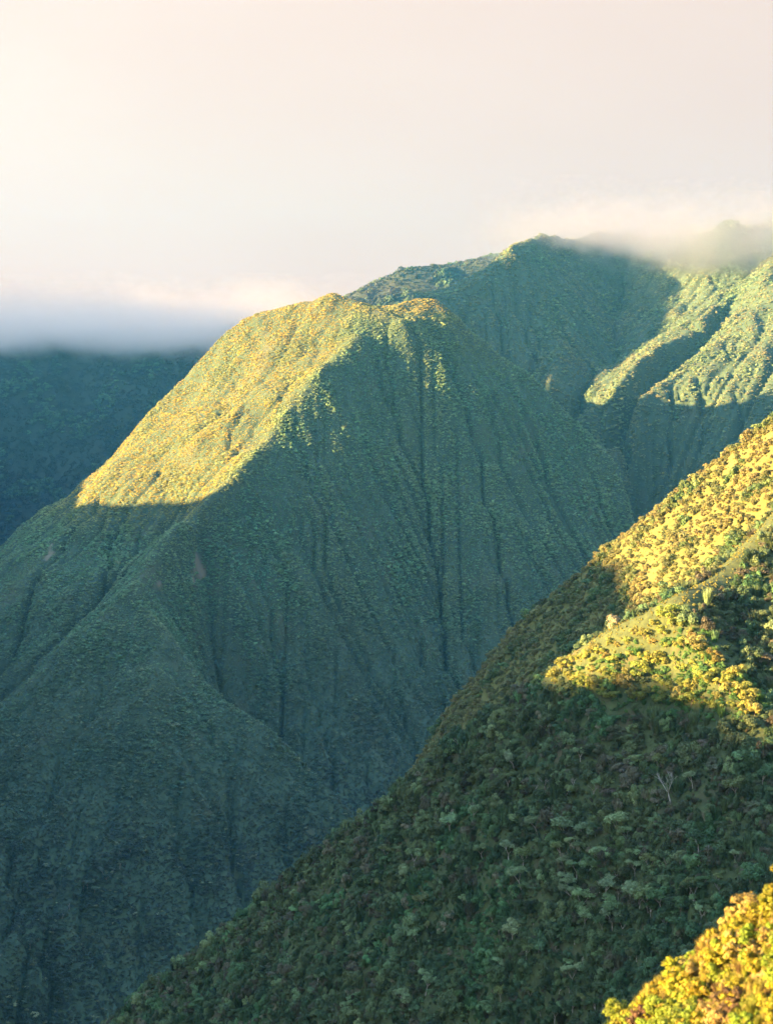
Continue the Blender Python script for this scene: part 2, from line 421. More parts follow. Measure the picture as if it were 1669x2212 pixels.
def ground_material(name, c1, c2, c3, scale, bump=0.6, bdist=1.5):
    m, n, l = nodes_of(name)
    out = n.new('ShaderNodeOutputMaterial'); p = n.new('ShaderNodeBsdfPrincipled')
    p.inputs['Roughness'].default_value = 0.95; p.inputs['Specular IOR Level'].default_value = 0.1
    tc = n.new('ShaderNodeTexCoord')
    a = n.new('ShaderNodeTexNoise'); a.inputs['Scale'].default_value = 1 / scale; a.inputs['Detail'].default_value = 6
    b = n.new('ShaderNodeTexNoise'); b.inputs['Scale'].default_value = 6 / scale; b.inputs['Detail'].default_value = 5; b.inputs['Roughness'].default_value = 0.65
    l.new(tc.outputs['Object'], a.inputs['Vector']); l.new(tc.outputs['Object'], b.inputs['Vector'])
    r = n.new('ShaderNodeValToRGB'); r.color_ramp.elements[0].position = 0.35; r.color_ramp.elements[1].position = 0.68
    r.color_ramp.elements[0].color = (*c1, 1); r.color_ramp.elements[1].color = (*c2, 1)
    l.new(b.outputs[0], r.inputs[0])
    r2 = n.new('ShaderNodeValToRGB'); r2.color_ramp.elements[0].position = 0.56; r2.color_ramp.elements[1].position = 0.72
    l.new(a.outputs[0], r2.inputs[0])
    mx = n.new('ShaderNodeMix'); mx.data_type = 'RGBA'; mx.inputs[7].default_value = (*c3, 1)
    l.new(r2.outputs[0], mx.inputs[0]); l.new(r.outputs[0], mx.inputs[6])
    # bare rock scars where the forest has slipped away
    s = n.new('ShaderNodeAttribute'); s.attribute_name = 'scar'
    mx2 = n.new('ShaderNodeMix'); mx2.data_type = 'RGBA'; mx2.inputs[7].default_value = (0.115, 0.10, 0.065, 1)
    l.new(s.outputs['Fac'], mx2.inputs[0]); l.new(mx.outputs[2], mx2.inputs[6])
    l.new(mx2.outputs[2], p.inputs['Base Color'])
    bp = n.new('ShaderNodeBump'); bp.inputs['Strength'].default_value = bump; bp.inputs['Distance'].default_value = bdist
    l.new(b.outputs[0], bp.inputs['Height']); l.new(bp.outputs[0], p.inputs['Normal'])
    l.new(p.outputs[0], out.inputs[0])
    return m

def bark_material(name, c1, c2):
    m, n, l = nodes_of(name)
    out = n.new('ShaderNodeOutputMaterial'); p = n.new('ShaderNodeBsdfPrincipled'); p.inputs['Roughness'].default_value = 0.9
    tc = n.new('ShaderNodeTexCoord'); a = n.new('ShaderNodeTexNoise'); a.inputs['Scale'].default_value = 5; a.inputs['Detail'].default_value = 5
    l.new(tc.outputs['Object'], a.inputs['Vector'])
    r = n.new('ShaderNodeValToRGB'); r.color_ramp.elements[0].position = 0.3; r.color_ramp.elements[1].position = 0.7
    r.color_ramp.elements[0].color = (*c1, 1); r.color_ramp.elements[1].color = (*c2, 1)
    l.new(a.outputs[0], r.inputs[0]); l.new(r.outputs[0], p.inputs['Base Color']); l.new(p.outputs[0], out.inputs[0])
    return m

M_leaf_i = leaf_material('leaves_forest', True)
M_leaf_o = leaf_material('leaves_tree', False, 0.3)
M_bark = bark_material('bark_grey', (0.16, 0.14, 0.12), (0.36, 0.33, 0.29))
M_barkd = bark_material('bark_brown', (0.07, 0.05, 0.04), (0.17, 0.13, 0.10))
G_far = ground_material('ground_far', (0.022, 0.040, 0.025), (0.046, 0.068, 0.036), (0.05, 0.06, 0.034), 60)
G_dark = ground_material('ground_shade', (0.018, 0.026, 0.018), (0.03, 0.038, 0.025), (0.03, 0.034, 0.024), 80)  # far cliff and plateau: shade put into the ground colour
G_mid = ground_material('ground_mid', (0.055, 0.062, 0.02), (0.10, 0.094, 0.028), (0.11, 0.09, 0.032), 24, 0.6, 0.8)
G_near = ground_material('ground_near', (0.026, 0.036, 0.018), (0.05, 0.065, 0.025), (0.06, 0.048, 0.03), 12, 0.7, 0.5)
G_dry = ground_material('ground_dry', (0.060, 0.050, 0.020), (0.12, 0.10, 0.03), (0.10, 0.07, 0.03), 4, 0.8, 0.2)

# ------------------------------------------------------------------ land meshes
SCARS = [(at(412, 1232, 2110), 5, 15), (at(419, 1252, 2110), 7, 9), (at(108, 1195, 2330), 5, 10), (at(335, 1270, 2040), 4, 4)]
def scar_at(x, y, z):
    v = np.zeros_like(x)
    for (p, rx, rz) in SCARS:
        d = ((x - p[0]) / rx) ** 2 + ((z - p[2]) / rz) ** 2 + 1.3 * fbm(x, z, 9, 3, 90)
        v = np.maximum(v, np.where(np.abs(y - p[1]) < 160, np.clip((1.0 - d) * 2.2, 0, 1), 0))
    return v
for L, g in ((main, G_far), (backm, G_far), (plat, G_dark), (cliff, G_dark), (midr, G_mid), (near, G_near), (slope, G_dry), (shade_ridge, G_far)):
    o = L.mesh(g)
    at_ = o.data.attributes.new('scar', 'FLOAT', 'POINT')
    if L is main:
        at_.data.foreach_set('value', scar_at(L.X.ravel(), L.Y.ravel(), L.Z.ravel()).astype(np.float32))
# the valley floor and the lowland round it, out to the horizon
gm = bpy.data.meshes.new('ground')
g_v, g_f = [], []
GN_ = 61
for j in range(GN_):
    for i in range(GN_):
        fx = (i / (GN_ - 1) * 2 - 1); fy = (j / (GN_ - 1) * 2 - 1)
        x = np.sign(fx) * abs(fx) ** 3 * 40000; y = np.sign(fy) * abs(fy) ** 3 * 40000
        g_v.append((x, y + 1500, -640 + 18 * float(noise2(np.array([x / 900.0]), np.array([y / 900.0]), 77)[0])))
for j in range(GN_ - 1):
    for i in range(GN_ - 1):
        a = j * GN_ + i
        g_f.append((a, a + 1, a + GN_ + 1, a + GN_))
gm.from_pydata(g_v, [], g_f); gm.materials.append(G_far)
go = bpy.data.objects.new('ground', gm); col.objects.link(go); go['kind'] = 'structure'

# ------------------------------------------------------------------ foliage shapes
def crown_mesh(name, r, n_lobes, per_lobe, leaf, spread=(0.62, 0.55), lobe_r=(0.32, 0.5), z0=0.5, mat=None, upright=0.15, seed=0, rad_r=(0.72, 1.08)):
    """a crown of many small leaf faces spread over uneven lobes; r = 1 unit sized"""
    g = np.random.default_rng(seed)
    C = []
    for k in range(n_lobes):
        a = g.random() * 2 * np.pi; q = np.sqrt(g.random()) * spread[0]
        C.append((q * np.cos(a), q * np.sin(a), z0 + (g.random() * 2 - 1) * spread[1] * (1 - 0.5 * q), g.uniform(*lobe_r)))
    V, F, var = [], [], []
    for (cx, cy_, cz, lr) in C:
        lobe_var = g.random()
        d = g.normal(size=(per_lobe, 3)); d /= np.linalg.norm(d, axis=1)[:, None]
        d[:, 2] = np.where(d[:, 2] < -0.35, -d[:, 2], d[:, 2])
        rad = lr * g.uniform(rad_r[0], rad_r[1], per_lobe)
        p = np.array([cx, cy_, cz]) + d * rad[:, None] * np.array([1, 1, 0.82])
        nrm = d + g.normal(size=(per_lobe, 3)) * 0.42 + np.array([0, 0, upright])
        nrm /= np.linalg.norm(nrm, axis=1)[:, None]
        t = np.cross(nrm, g.normal(size=(per_lobe, 3))); t /= np.linalg.norm(t, axis=1)[:, None]
        b = np.cross(nrm, t)
        s = leaf * g.uniform(0.6, 1.35, per_lobe)[:, None]
        base = len(V)
        q = np.stack([p - t * s, p + b * s * 0.55 - t * s * 0.1, p + t * s, p - b * s * 0.55 + t * s * 0.15], 1)
        V.extend(q.reshape(-1, 3).tolist())
        F.extend([(base + 4 * i, base + 4 * i + 1, base + 4 * i + 2, base + 4 * i + 3) for i in range(per_lobe)])
        var.extend(np.clip(0.5 * lobe_var + 0.5 * g.random(per_lobe), 0, 1).tolist())
    me = bpy.data.meshes.new(name)
    me.from_pydata((np.array(V) * r).tolist(), [], F)
    av = me.attributes.new('leafvar', 'FLOAT', 'FACE'); av.data.foreach_set('value', np.array(var, np.float32))
    me.materials.append(mat or M_leaf_i)
    me['lobes'] = [c for q in C for c in q]
    return me

def tube(V, F, a, b, ra, rb, sides=6):
    a, b = Vector(a), Vector(b)
    d = (b - a).normalized()
    u = d.orthogonal().normalized(); w = d.cross(u)
    s = len(V)
    for (p, r) in ((a, ra), (b, rb)):
        for k in range(sides):
            t = 2 * math.pi * k / sides
            V.append(tuple(p + u * (r * math.cos(t)) + w * (r * math.sin(t))))
    for k in range(sides):
        F.append((s + k, s + (k + 1) % sides, s + sides + (k + 1) % sides, s + sides + k))

def branches(name, seed, depth, h, r0, spread, mat, tips=None, n0=3, fork=(2, 3), split=False):
    g = random.Random(seed)
    V, F, V2, F2 = [], [], [], []
    def grow(p, d, ln_, r, k):
        segs = 3
        for s in range(segs):
            q = p + d * (ln_ / segs)
            tube(V2 if split and k else V, F2 if split and k else F, p, q, r * (1 - 0.28 * s / segs), r * (1 - 0.28 * (s + 1) / segs), 5 if k else 7)
            d = (d + Vector((g.uniform(-1, 1), g.uniform(-1, 1), g.uniform(-0.3, 0.6))) * 0.14).normalized()
            p = q
        r *= 0.7
        if k >= depth:
            if tips is not None: tips.append(tuple(p))
            return
        for b in range(n0 if k == 0 else g.randint(*fork)):
            az = g.uniform(0, 2 * math.pi)
            nd = (d + Vector((math.cos(az), math.sin(az), g.uniform(-0.1, 0.4))) * spread).normalized()
            grow(p, nd, ln_ * g.uniform(0.55, 0.8), r * g.uniform(0.6, 0.8), k + 1)
    grow(Vector((0, 0, -0.06)), Vector((g.uniform(-.15, .15), g.uniform(-.15, .15), 1)).normalized(), h, r0, 0)
    me = bpy.data.meshes.new(name); me.from_pydata(V, [], F); me.materials.append(mat)
    for p in me.polygons: p.use_smooth = True
    if split:
        m2 = bpy.data.meshes.new('branches'); m2.from_pydata(V2, [], F2); m2.materials.append(mat)
        for p in m2.polygons: p.use_smooth = True
        return [(name, me), ('branches', m2)]
    return me

# prototypes used by the forest masses (kept out of the scene's own collection)
protos = bpy.data.collections.new('canopy_shapes')
def proto(me):
    o = bpy.data.objects.new(me.name, me); protos.objects.link(o); return o
for k in range(5):       # 0-4 far crowns
    proto(crown_mesh('p%02d_far' % k, 1.0, 4 + k % 3, 22, 0.24, lobe_r=(0.36, 0.6), z0=0.35, seed=10 + k))
for k in range(5):       # 5-9 middle-distance crowns
    proto(crown_mesh('p%02d_mid' % (5 + k), 1.0, 7, 60, 0.13, lobe_r=(0.3, 0.5), z0=0.42, seed=20 + k))
for k in range(5):       # 10-14 near shrubs, looser
    proto(crown_mesh('p%02d_near' % (10 + k), 1.0, 9, 150, 0.075, spread=(0.7, 0.5), lobe_r=(0.24, 0.42), z0=0.45, seed=30 + k))
for k in range(3):       # 15-17 upright tufts
    g = np.random.default_rng(50 + k); V = []; F = []
    for i in range(160):
        a = g.random() * 6.283; q = 0.35 * np.sqrt(g.random()); h = g.uniform(0.5, 1.15); lean = g.uniform(0.1, 0.75)
        b = np.array([q * np.cos(a), q * np.sin(a), 0.0]); a2 = a + g.normal() * 0.5
        tip = b + np.array([np.cos(a2) * lean, np.sin(a2) * lean, h]); mid = (b + tip) / 2 + np.array([0, 0, 0.14])
        w = np.array([-np.sin(a2), np.cos(a2), 0]) * 0.028
        s = len(V); V += [b - w, b + w, mid + w, mid - w, tip]; F += [(s, s + 1, s + 2, s + 3), (s + 3, s + 2, s + 4)]
    me = bpy.data.meshes.new('p%02d_tuft' % (15 + k)); me.from_pydata([tuple(v) for v in V], [], F)
    av = me.attributes.new('leafvar', 'FLOAT', 'FACE'); av.data.foreach_set('value', g.random(len(F)).astype(np.float32)); me.materials.append(M_leaf_i)
    proto(me)

def canopy_group():
    ng = bpy.data.node_groups.new('canopy', 'GeometryNodeTree')
    ng.interface.new_socket('Geometry', in_out='INPUT', socket_type='NodeSocketGeometry')
    ng.interface.new_socket('Geometry', in_out='OUTPUT', socket_type='NodeSocketGeometry')
    n, l = ng.nodes, ng.links
    gi, go_ = n.new('NodeGroupInput'), n.new('NodeGroupOutput')
    ci = n.new('GeometryNodeCollectionInfo'); ci.inputs['Collection'].default_value = protos
    ci.inputs['Separate Children'].default_value = True; ci.inputs['Reset Children'].default_value = True
    ip = n.new('GeometryNodeInstanceOnPoints'); ip.inputs['Pick Instance'].default_value = True
    def attr(name, ty):
        a = n.new('GeometryNodeInputNamedAttribute'); a.data_type = ty; a.inputs['Name'].default_value = name
        return a.outputs['Attribute']
    l.new(gi.outputs[0], ip.inputs['Points']); l.new(ci.outputs[0], ip.inputs['Instance'])
    l.new(attr('var', 'INT'), ip.inputs['Instance Index'])
    l.new(attr('scl', 'FLOAT_VECTOR'), ip.inputs['Scale'])
    e2r = n.new('FunctionNodeEulerToRotation'); l.new(attr('rot', 'FLOAT_VECTOR'), e2r.inputs[0]); l.new(e2r.outputs[0], ip.inputs['Rotation'])
    l.new(ip.outputs[0], go_.inputs[0])
    return ng
CANOPY = canopy_group()

def canopy(name, label, cat, P, scl, var, tint, seed=0):
    g = np.random.default_rng(seed)
    n = len(P)
    me = bpy.data.meshes.new(name)
    me.vertices.add(n); me.vertices.foreach_set('co', P.astype(np.float32).ravel())
    a = me.attributes.new('scl', 'FLOAT_VECTOR', 'POINT'); a.data.foreach_set('vector', scl.astype(np.float32).ravel())
    rot = np.zeros((n, 3)); rot[:, 2] = g.random(n) * 6.283; rot[:, :2] = g.normal(size=(n, 2)) * 0.12
    a = me.attributes.new('rot', 'FLOAT_VECTOR', 'POINT'); a.data.foreach_set('vector', rot.astype(np.float32).ravel())
    a = me.attributes.new('var', 'INT', 'POINT'); a.data.foreach_set('value', var.astype(np.int32))
    a = me.attributes.new('tint', 'FLOAT_COLOR', 'POINT'); a.data.foreach_set('color', np.concatenate([tint, np.ones((n, 1))], 1).astype(np.float32).ravel())
    o = bpy.data.objects.new(name, me); col.objects.link(o)
    o['kind'] = 'stuff'; o['label'] = label; o['category'] = cat
    md = o.modifiers.new('canopy', 'NODES'); md.node_group = CANOPY
    return o

# ------------------------------------------------------------------ where plants stand
def zbuffer():
    W, H = 420, 556
    Zb = np.full((H, W), 1e9)
    for L in LANDS:
        for dx in (0, 0.5):
            for dy in (0, 0.5):
                x = L.X + dx * L.res; y = L.Y + dy * L.res
                P = np.stack([x.ravel(), y.ravel(), L.h(x, y).ravel()], 1)
                P = P[P[:, 1] > 4]
                px, py, f = project(P)
                i = (px / 1669 * W).astype(int); j = (py / 2212 * H).astype(int)
                ok = (i >= 0) & (i < W) & (j >= 0) & (j < H)
                np.minimum.at(Zb, (j[ok], i[ok]), f[ok])
    for _ in range(3):   # close pin holes
        P = np.pad(Zb, 1, mode='edge')
        med = np.median(np.stack([P[1:-1, :-2], P[1:-1, 2:], P[:-2, 1:-1], P[2:, 1:-1], Zb]), axis=0)
        Zb = np.where(Zb > med * 1.05, med, Zb)
    return Zb
ZB = zbuffer()
def visible(P, tol, margin=0.05, lift=0.0):
    Q = P.copy(); Q[:, 2] += lift
    px, py, f = project(Q)
    H, W = ZB.shape
    ok = (px > -1669 * margin) & (px < 1669 * (1 + margin)) & (py > -100) & (py < 2212 * (1 + margin)) & (P[:, 1] > 5)
    i = np.clip((px / 1669 * W).astype(int), 1, W - 2); j = np.clip((py / 2212 * H).astype(int), 1, H - 2)
    far = np.max(np.stack([ZB[j + b, i + a] for a in (-1, 0, 1) for b in (-1, 0, 1)]), axis=0)
    return ok & (f < far + tol)

def scatter(L, spacing, tol, seed=0, margin=0.05, dens=None):
    g = np.random.default_rng(seed)
    gx = np.gradient(L.Z, L.res, axis=1); gy = np.gradient(L.Z, L.res, axis=0)
    area = L.res ** 2 * np.sqrt(1 + gx ** 2 + gy ** 2)
    lam = area / spacing ** 2
    n = g.poisson(np.clip(lam, 0, 50))
    j, i = np.nonzero(n)
    c = n[j, i]; j = np.repeat(j, c); i = np.repeat(i, c)
    x = L.x0 + (i + g.random(len(i))) * L.res; y = L.y0 + (j + g.random(len(j))) * L.res
    P = np.stack([x, y, L.h(x, y)], 1)
    P = P[visible(P, tol, margin)]
    return P, g

def mixc(a, b, t):
    a = np.asarray(a, float); b = np.asarray(b, float)
    t = np.clip(np.asarray(t), 0, 1)
    return a + (b - a) * t[..., None]
def in_poly(px, py, poly):
    c = False
    for (x1, y1), (x2, y2) in zip(poly, poly[1:] + poly[:1]):
        if (y1 > py) != (y2 > py) and px < (x2 - x1) * (py - y1) / (y2 - y1) + x1:
            c = not c
    return c
# ------------------------------------------------------------------ forest masses (too many crowns to count)
def mass(L, name, label, cat, spacing, tol, rad, var, cols, seed, hz=(0.75, 1.15), nscale=70, skip=None, sink=0.08, margin=0.05, valley_shade=None, patch=(0.10, 0.19, 0.075), dry=None, patch_k=0.45):
    P, g = scatter(L, spacing, tol, seed, margin)
    if skip is not None:
        P = P[~skip(P, g)]
    n = len(P)
    nz = fbm(P[:, 0], P[:, 1], nscale, 3, seed) * 0.5 + 0.5
    nz2 = fbm(P[:, 0], P[:, 1], nscale * 0.22, 2, seed + 5) * 0.5 + 0.5
    r = rad[0] + (rad[1] - rad[0]) * g.random(n) ** 2.0
    nz3 = fbm(P[:, 0], P[:, 1], nscale * 0.5, 3, seed + 9)
    r = r * (0.75 + 0.5 * nz2) * np.clip(1 + 0.6 * nz3, 0.75, 1.6)
    scl = np.stack([r, r * g.uniform(0.85, 1.15, n), r * g.uniform(hz[0], hz[1], n)], 1)
    # relief shading put into the tint: yellower, lighter ribs, darker green gullies
    C = L.Z - blur(L.Z, 12); C = C / (np.std(C) + 1e-6)
    ii = np.clip(((P[:, 0] - L.x0) / L.res).astype(int), 0, L.nx - 1); jj = np.clip(((P[:, 1] - L.y0) / L.res).astype(int), 0, L.ny - 1)
    rib = C[jj, ii]
    t = mixc(cols[0], cols[1], nz * 0.6 + 0.2 + 0.3 * np.tanh(rib) + 0.18 * g.normal(size=n))
    if dry is not None:       # sunlight put into the colour: brighter, yellower crowns on the sunlit flank
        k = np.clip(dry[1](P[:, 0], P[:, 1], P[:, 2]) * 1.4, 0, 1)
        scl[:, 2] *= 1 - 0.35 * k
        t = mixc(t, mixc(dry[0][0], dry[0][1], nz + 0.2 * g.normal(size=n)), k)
    t = mixc(t, patch, np.clip(nz3 * 1.8 - 0.25, 0, patch_k))      # patches of brighter fern and grass
    if valley_shade is not None:      # shade put into the colour: crowns darken towards the valley bottom
        t = mixc(t, valley_shade[0], np.clip((valley_shade[1] - P[:, 2]) / 260 + 0.25 * (nz - 0.5), 0, 1) * 0.85)
    sel = g.random(n) < cols[3]
    t = np.where(sel[:, None], mixc(t, cols[2], g.uniform(0.4, 1, n)), t)
    t = t * np.clip(np.exp(0.24 * g.normal(size=n)), 0.5, 1.7)[:, None]
    P = P.copy(); P[:, 2] -= sink * r
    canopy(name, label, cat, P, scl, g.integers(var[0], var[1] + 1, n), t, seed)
    return n

counts = {}
no_scar = lambda P, g: scar_at(P[:, 0], P[:, 1], P[:, 2]) > 0.25
def sunlit_side(x, y, z):
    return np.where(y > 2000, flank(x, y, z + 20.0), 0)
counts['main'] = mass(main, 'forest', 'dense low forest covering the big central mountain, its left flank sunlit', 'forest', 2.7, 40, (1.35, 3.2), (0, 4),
                      ((0.085, 0.205, 0.110), (0.185, 0.245, 0.110), (0.14, 0.16, 0.08), 0.06), 101, hz=(0.5, 0.85), nscale=120, skip=no_scar, dry=(((0.285, 0.24, 0.042), (0.355, 0.28, 0.048)), sunlit_side), valley_shade=((0.013, 0.017, 0.021), -240))
counts['back'] = mass(backm, 'forest', 'green forest on the cloud-capped mountain behind, upper right', 'forest', 5.6, 55, (2.0, 5.0), (0, 4),
                      ((0.08, 0.15, 0.08), (0.20, 0.19, 0.08), (0.15, 0.15, 0.075), 0.06), 102, hz=(0.5, 0.9), nscale=160)
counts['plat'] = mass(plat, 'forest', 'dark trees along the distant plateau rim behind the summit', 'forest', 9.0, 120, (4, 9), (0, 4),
                      ((0.025, 0.035, 0.03), (0.035, 0.045, 0.035), (0.04, 0.04, 0.03), 0.1), 103, nscale=160)  # shade put into the crown colour, dark even where the sun reaches
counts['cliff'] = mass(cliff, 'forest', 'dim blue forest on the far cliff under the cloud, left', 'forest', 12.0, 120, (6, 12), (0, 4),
                       ((0.022, 0.032, 0.024), (0.035, 0.045, 0.03), (0.04, 0.04, 0.03), 0.1), 104, nscale=200)  # cliff crowns darkened to read as lying in shadow
counts['mid'] = mass(midr, 'brushwood', 'brush and low trees covering the ridge behind the near crest', 'brushwood', 2.0, 22, (0.5, 2.9), (5, 9),
                     ((0.072, 0.094, 0.032), (0.130, 0.116, 0.040), (0.15, 0.125, 0.05), 0.08), 105, nscale=36, patch=(0.045, 0.090, 0.030), patch_k=0.85)

# near ridge: undergrowth as a mass, the larger plants one by one further down
def near_cols(P, g):
    n = len(P)
    px, py, f = project(P)
    nz = fbm(P[:, 0], P[:, 1], 26, 3, 301) * 0.5 + 0.5
    t = mixc((0.045, 0.085, 0.040), (0.095, 0.120, 0.048), nz + 0.2 * g.normal(size=n))
    fern = np.clip(fbm(P[:, 0], P[:, 1], 18, 2, 333) * 2.2 - 0.35, 0, 1)
    t = mixc(t, (0.050, 0.12, 0.045), fern * 0.8)
    brown = (g.random(n) < 0.15)
    return np.where(brown[:, None], mixc((0.06, 0.058, 0.035), (0.11, 0.10, 0.062), g.random(n)), t)
P, g = scatter(near, 1.5, 14, 106)
n = len(P); counts['near'] = n
nz2 = fbm(P[:, 0], P[:, 1], 9, 2, 307) * 0.5 + 0.5
r = (0.55 + 2.3 * g.random(n) ** 3.2) * (0.65 + 0.8 * nz2)
# the crest itself carries only low grass
crest = np.array(nr)
dcrest = np.full(n, 1e9)
for a, b in zip(crest[:-1], crest[1:]):
    ab = b[:2] - a[:2]; tt = np.clip(((P[:, :2] - a[:2]) @ ab) / (ab @ ab), 0, 1)
    dcrest = np.minimum(dcrest, np.hypot(*(P[:, :2] - a[:2] - tt[:, None] * ab).T))
pxn = project(P)[0]
low = (dcrest < 4 + 2.0 * fbm(P[:, 0], P[:, 1], 8, 2, 311)) & (pxn > 1170)
r = np.where(low, np.minimum(r, 1.0) * 0.42, r)
scl = np.stack([r * g.uniform(0.75, 1.35, n), r * g.uniform(0.75, 1.35, n), r * g.uniform(0.7, 1.9, n)], 1)
tint = near_cols(P, g) * 0.8 * np.clip(np.exp(0.42 * g.normal(size=n)), 0.35, 2.2)[:, None]
tint = np.where(low[:, None], mixc((0.15, 0.16, 0.035), (0.20, 0.18, 0.045), g.random(n)), tint)
# low fern between the shoulder's shrubs, its green deepened to stand for their shadows
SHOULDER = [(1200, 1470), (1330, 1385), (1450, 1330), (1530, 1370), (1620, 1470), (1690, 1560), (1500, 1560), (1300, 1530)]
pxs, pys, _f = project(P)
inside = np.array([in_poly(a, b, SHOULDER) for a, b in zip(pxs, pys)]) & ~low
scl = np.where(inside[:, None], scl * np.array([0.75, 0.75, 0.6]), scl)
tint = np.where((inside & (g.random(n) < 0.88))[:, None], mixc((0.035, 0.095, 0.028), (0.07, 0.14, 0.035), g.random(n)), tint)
P[:, 2] -= 0.12 * r
canopy('undergrowth', 'tangled shrubs and ferns covering the near ridge between its taller trees', 'undergrowth', P, scl, np.where(g.random(n) < 0.2, g.integers(15, 18, n), g.integers(10, 15, n)), tint, 106)

P, g = scatter(slope, 0.42, 6, 107, 0.25)
n = len(P); counts['slope'] = n
r = (0.22 + 0.4 * g.random(n) ** 2)
var = np.where(g.random(n) < 0.45, g.integers(15, 18, n), g.integers(10, 15, n))
scl = np.stack([r, r, r * np.where(var >= 15, g.uniform(1.2, 2.0, n), g.uniform(0.8, 1.2, n))], 1)
pz = fbm(P[:, 0], P[:, 1], 2.6, 3, 411)
tint = mixc((0.11, 0.14, 0.014), (0.19, 0.155, 0.035), 0.5 + 0.9 * pz + 0.2 * g.normal(size=n)) * g.uniform(0.6, 1.25, n)[:, None]
tint = np.where((g.random(n) < 0.12)[:, None], np.array([0.07, 0.045, 0.02]), tint)
P[:, 2] -= 0.08
canopy('grass', 'golden sunlit grass and low growth on the slope in the bottom right corner', 'grass', P, scl, var, tint, 107)
print('COUNTS', counts)

# ------------------------------------------------------------------ single plants
def on_land(L, px, py):
    """where the line of sight through (px, py) meets this piece of land"""
    D = np.linspace(max(L.y0, 6), L.y0 + (L.ny - 1) * L.res, 6000)
    q = np.array(at(px, py, 1.0)); pts = D[:, None] * q[None]
    inside = (pts[:, 0] > L.x0) & (pts[:, 0] < L.x0 + (L.nx - 1) * L.res)
    d = pts[:, 2] - L.h(pts[:, 0], pts[:, 1])
    k = np.nonzero(inside & (d < 0))[0]
    return pts[k[0]] if len(k) else None

def meshobj(name, me, parent):
    o = bpy.data.objects.new(name, me); col.objects.link(o); o.parent = parent; return o

def tree_kind(kind, seed):
    """one plant as a set of shared meshes, unit sized: [(part name, mesh), ...]"""
    if kind == 'tree':           # broad pale crown on a slim light trunk
        tips = []
        tr = branches('trunk', seed, 2, 0.40, 0.022, 0.7, M_bark, tips, 4, (3, 4))
        g = np.random.default_rng(seed)
        V = None
        cm = crown_from_tips('crown', tips, g, 110, 0.034, 0.135)
        return [('trunk', tr), ('crown', cm)]
    if kind == 'shrub':
        tr = branches('stem', seed, 1, 0.3, 0.03, 0.9, M_barkd, None, 4)
        return [('stem', tr), ('crown', crown_mesh('crown', 0.62, 9, 170, 0.075, spread=(0.66, 0.55), lobe_r=(0.26, 0.44), z0=0.75, mat=M_leaf_o, seed=seed))]
    if kind == 'bush':
        tr = branches('stem', seed, 2, 0.3, 0.02, 0.9, M_barkd, None, 4)
        return [('stem', tr), ('crown', crown_mesh('crown', 0.6, 16, 150, 0.085, spread=(0.8, 0.75), lobe_r=(0.14, 0.4), z0=0.75, mat=M_leaf_o, seed=seed, rad_r=(0.35, 1.2)))]
    if kind == 'bare_tree':
        return branches('trunk', seed, 4, 0.34, 0.022, 0.62, M_bark, None, 4, (2, 3), split=True)

def crown_from_tips(name, tips, g, per, leaf, lr):
    V, F, var = [], [], []
    for tp in tips:
        lv = g.random(); R_ = lr * g.uniform(0.75, 1.35)
        d = g.normal(size=(per, 3)); d /= np.linalg.norm(d, axis=1)[:, None]
        d[:, 2] = np.where(d[:, 2] < -0.3, -d[:, 2], d[:, 2])
        p = np.array(tp) + d * (R_ * g.uniform(0.5, 1.1, per))[:, None] * np.array([1.05, 1.05, 0.85])
        nrm = d * 0.7 + g.normal(size=(per, 3)) * 0.5 + np.array([0, 0, 0.6]); nrm /= np.linalg.norm(nrm, axis=1)[:, None]
        t = np.cross(nrm, g.normal(size=(per, 3))); t /= np.linalg.norm(t, axis=1)[:, None]; b = np.cross(nrm, t)
        s = leaf * g.uniform(0.6, 1.3, per)[:, None]
        base = len(V)
        V.extend(np.stack([p - t * s, p + b * s * 0.6, p + t * s, p - b * s * 0.6], 1).reshape(-1, 3).tolist())
        F.extend([(base + 4 * i, base + 4 * i + 1, base + 4 * i + 2, base + 4 * i + 3) for i in range(per)])
        var.extend(np.clip(0.45 * lv + 0.55 * g.random(per), 0, 1).tolist())
    me = bpy.data.meshes.new(name); me.from_pydata(V, [], F)
    av = me.attributes.new('leafvar', 'FLOAT', 'FACE'); av.data.foreach_set('value', np.array(var, np.float32))
    me.materials.append(M_leaf_o)
    return me

KINDS = {k: [tree_kind(k, 400 + 10 * j + i) for i in range(m)] for j, (k, m) in enumerate((('tree', 6), ('shrub', 6), ('bush', 6), ('bare_tree', 5)))}
def plant(kind, loc, size, color, label, group=None, variant=None, wide=1.0, name=None):
    v = KINDS[kind][(variant if variant is not None else PR.randrange(100)) % len(KINDS[kind])]
    e = bpy.data.objects.new(name or kind, None); col.objects.link(e)
    e.location = loc; e.rotation_euler = (PR.uniform(-.08, .08), PR.uniform(-.08, .08), PR.uniform(0, 6.283)); e.scale = (size * wide, size * wide, size)
    e['label'] = label; e['category'] = {'bare_tree': 'tree'}.get(kind, kind)
    if group: e['group'] = group
    e.empty_display_size = 0.5
    for pn, me in v:
        o = meshobj(pn, me, e); o.color = (*color, 1)
    return e
PR = random.Random(5)
def cv(c, s=0.2):
    k = PR.uniform(1 - s, 1 + s)
    return tuple(x * k * PR.uniform(0.92, 1.08) for x in c)

PALE = (0.135, 0.19, 0.085); LEAF = (0.048, 0.086, 0.032); OLIVE = (0.095, 0.115, 0.040); GOLD = (0.145, 0.135, 0.010); LIT = (0.155, 0.175, 0.034)
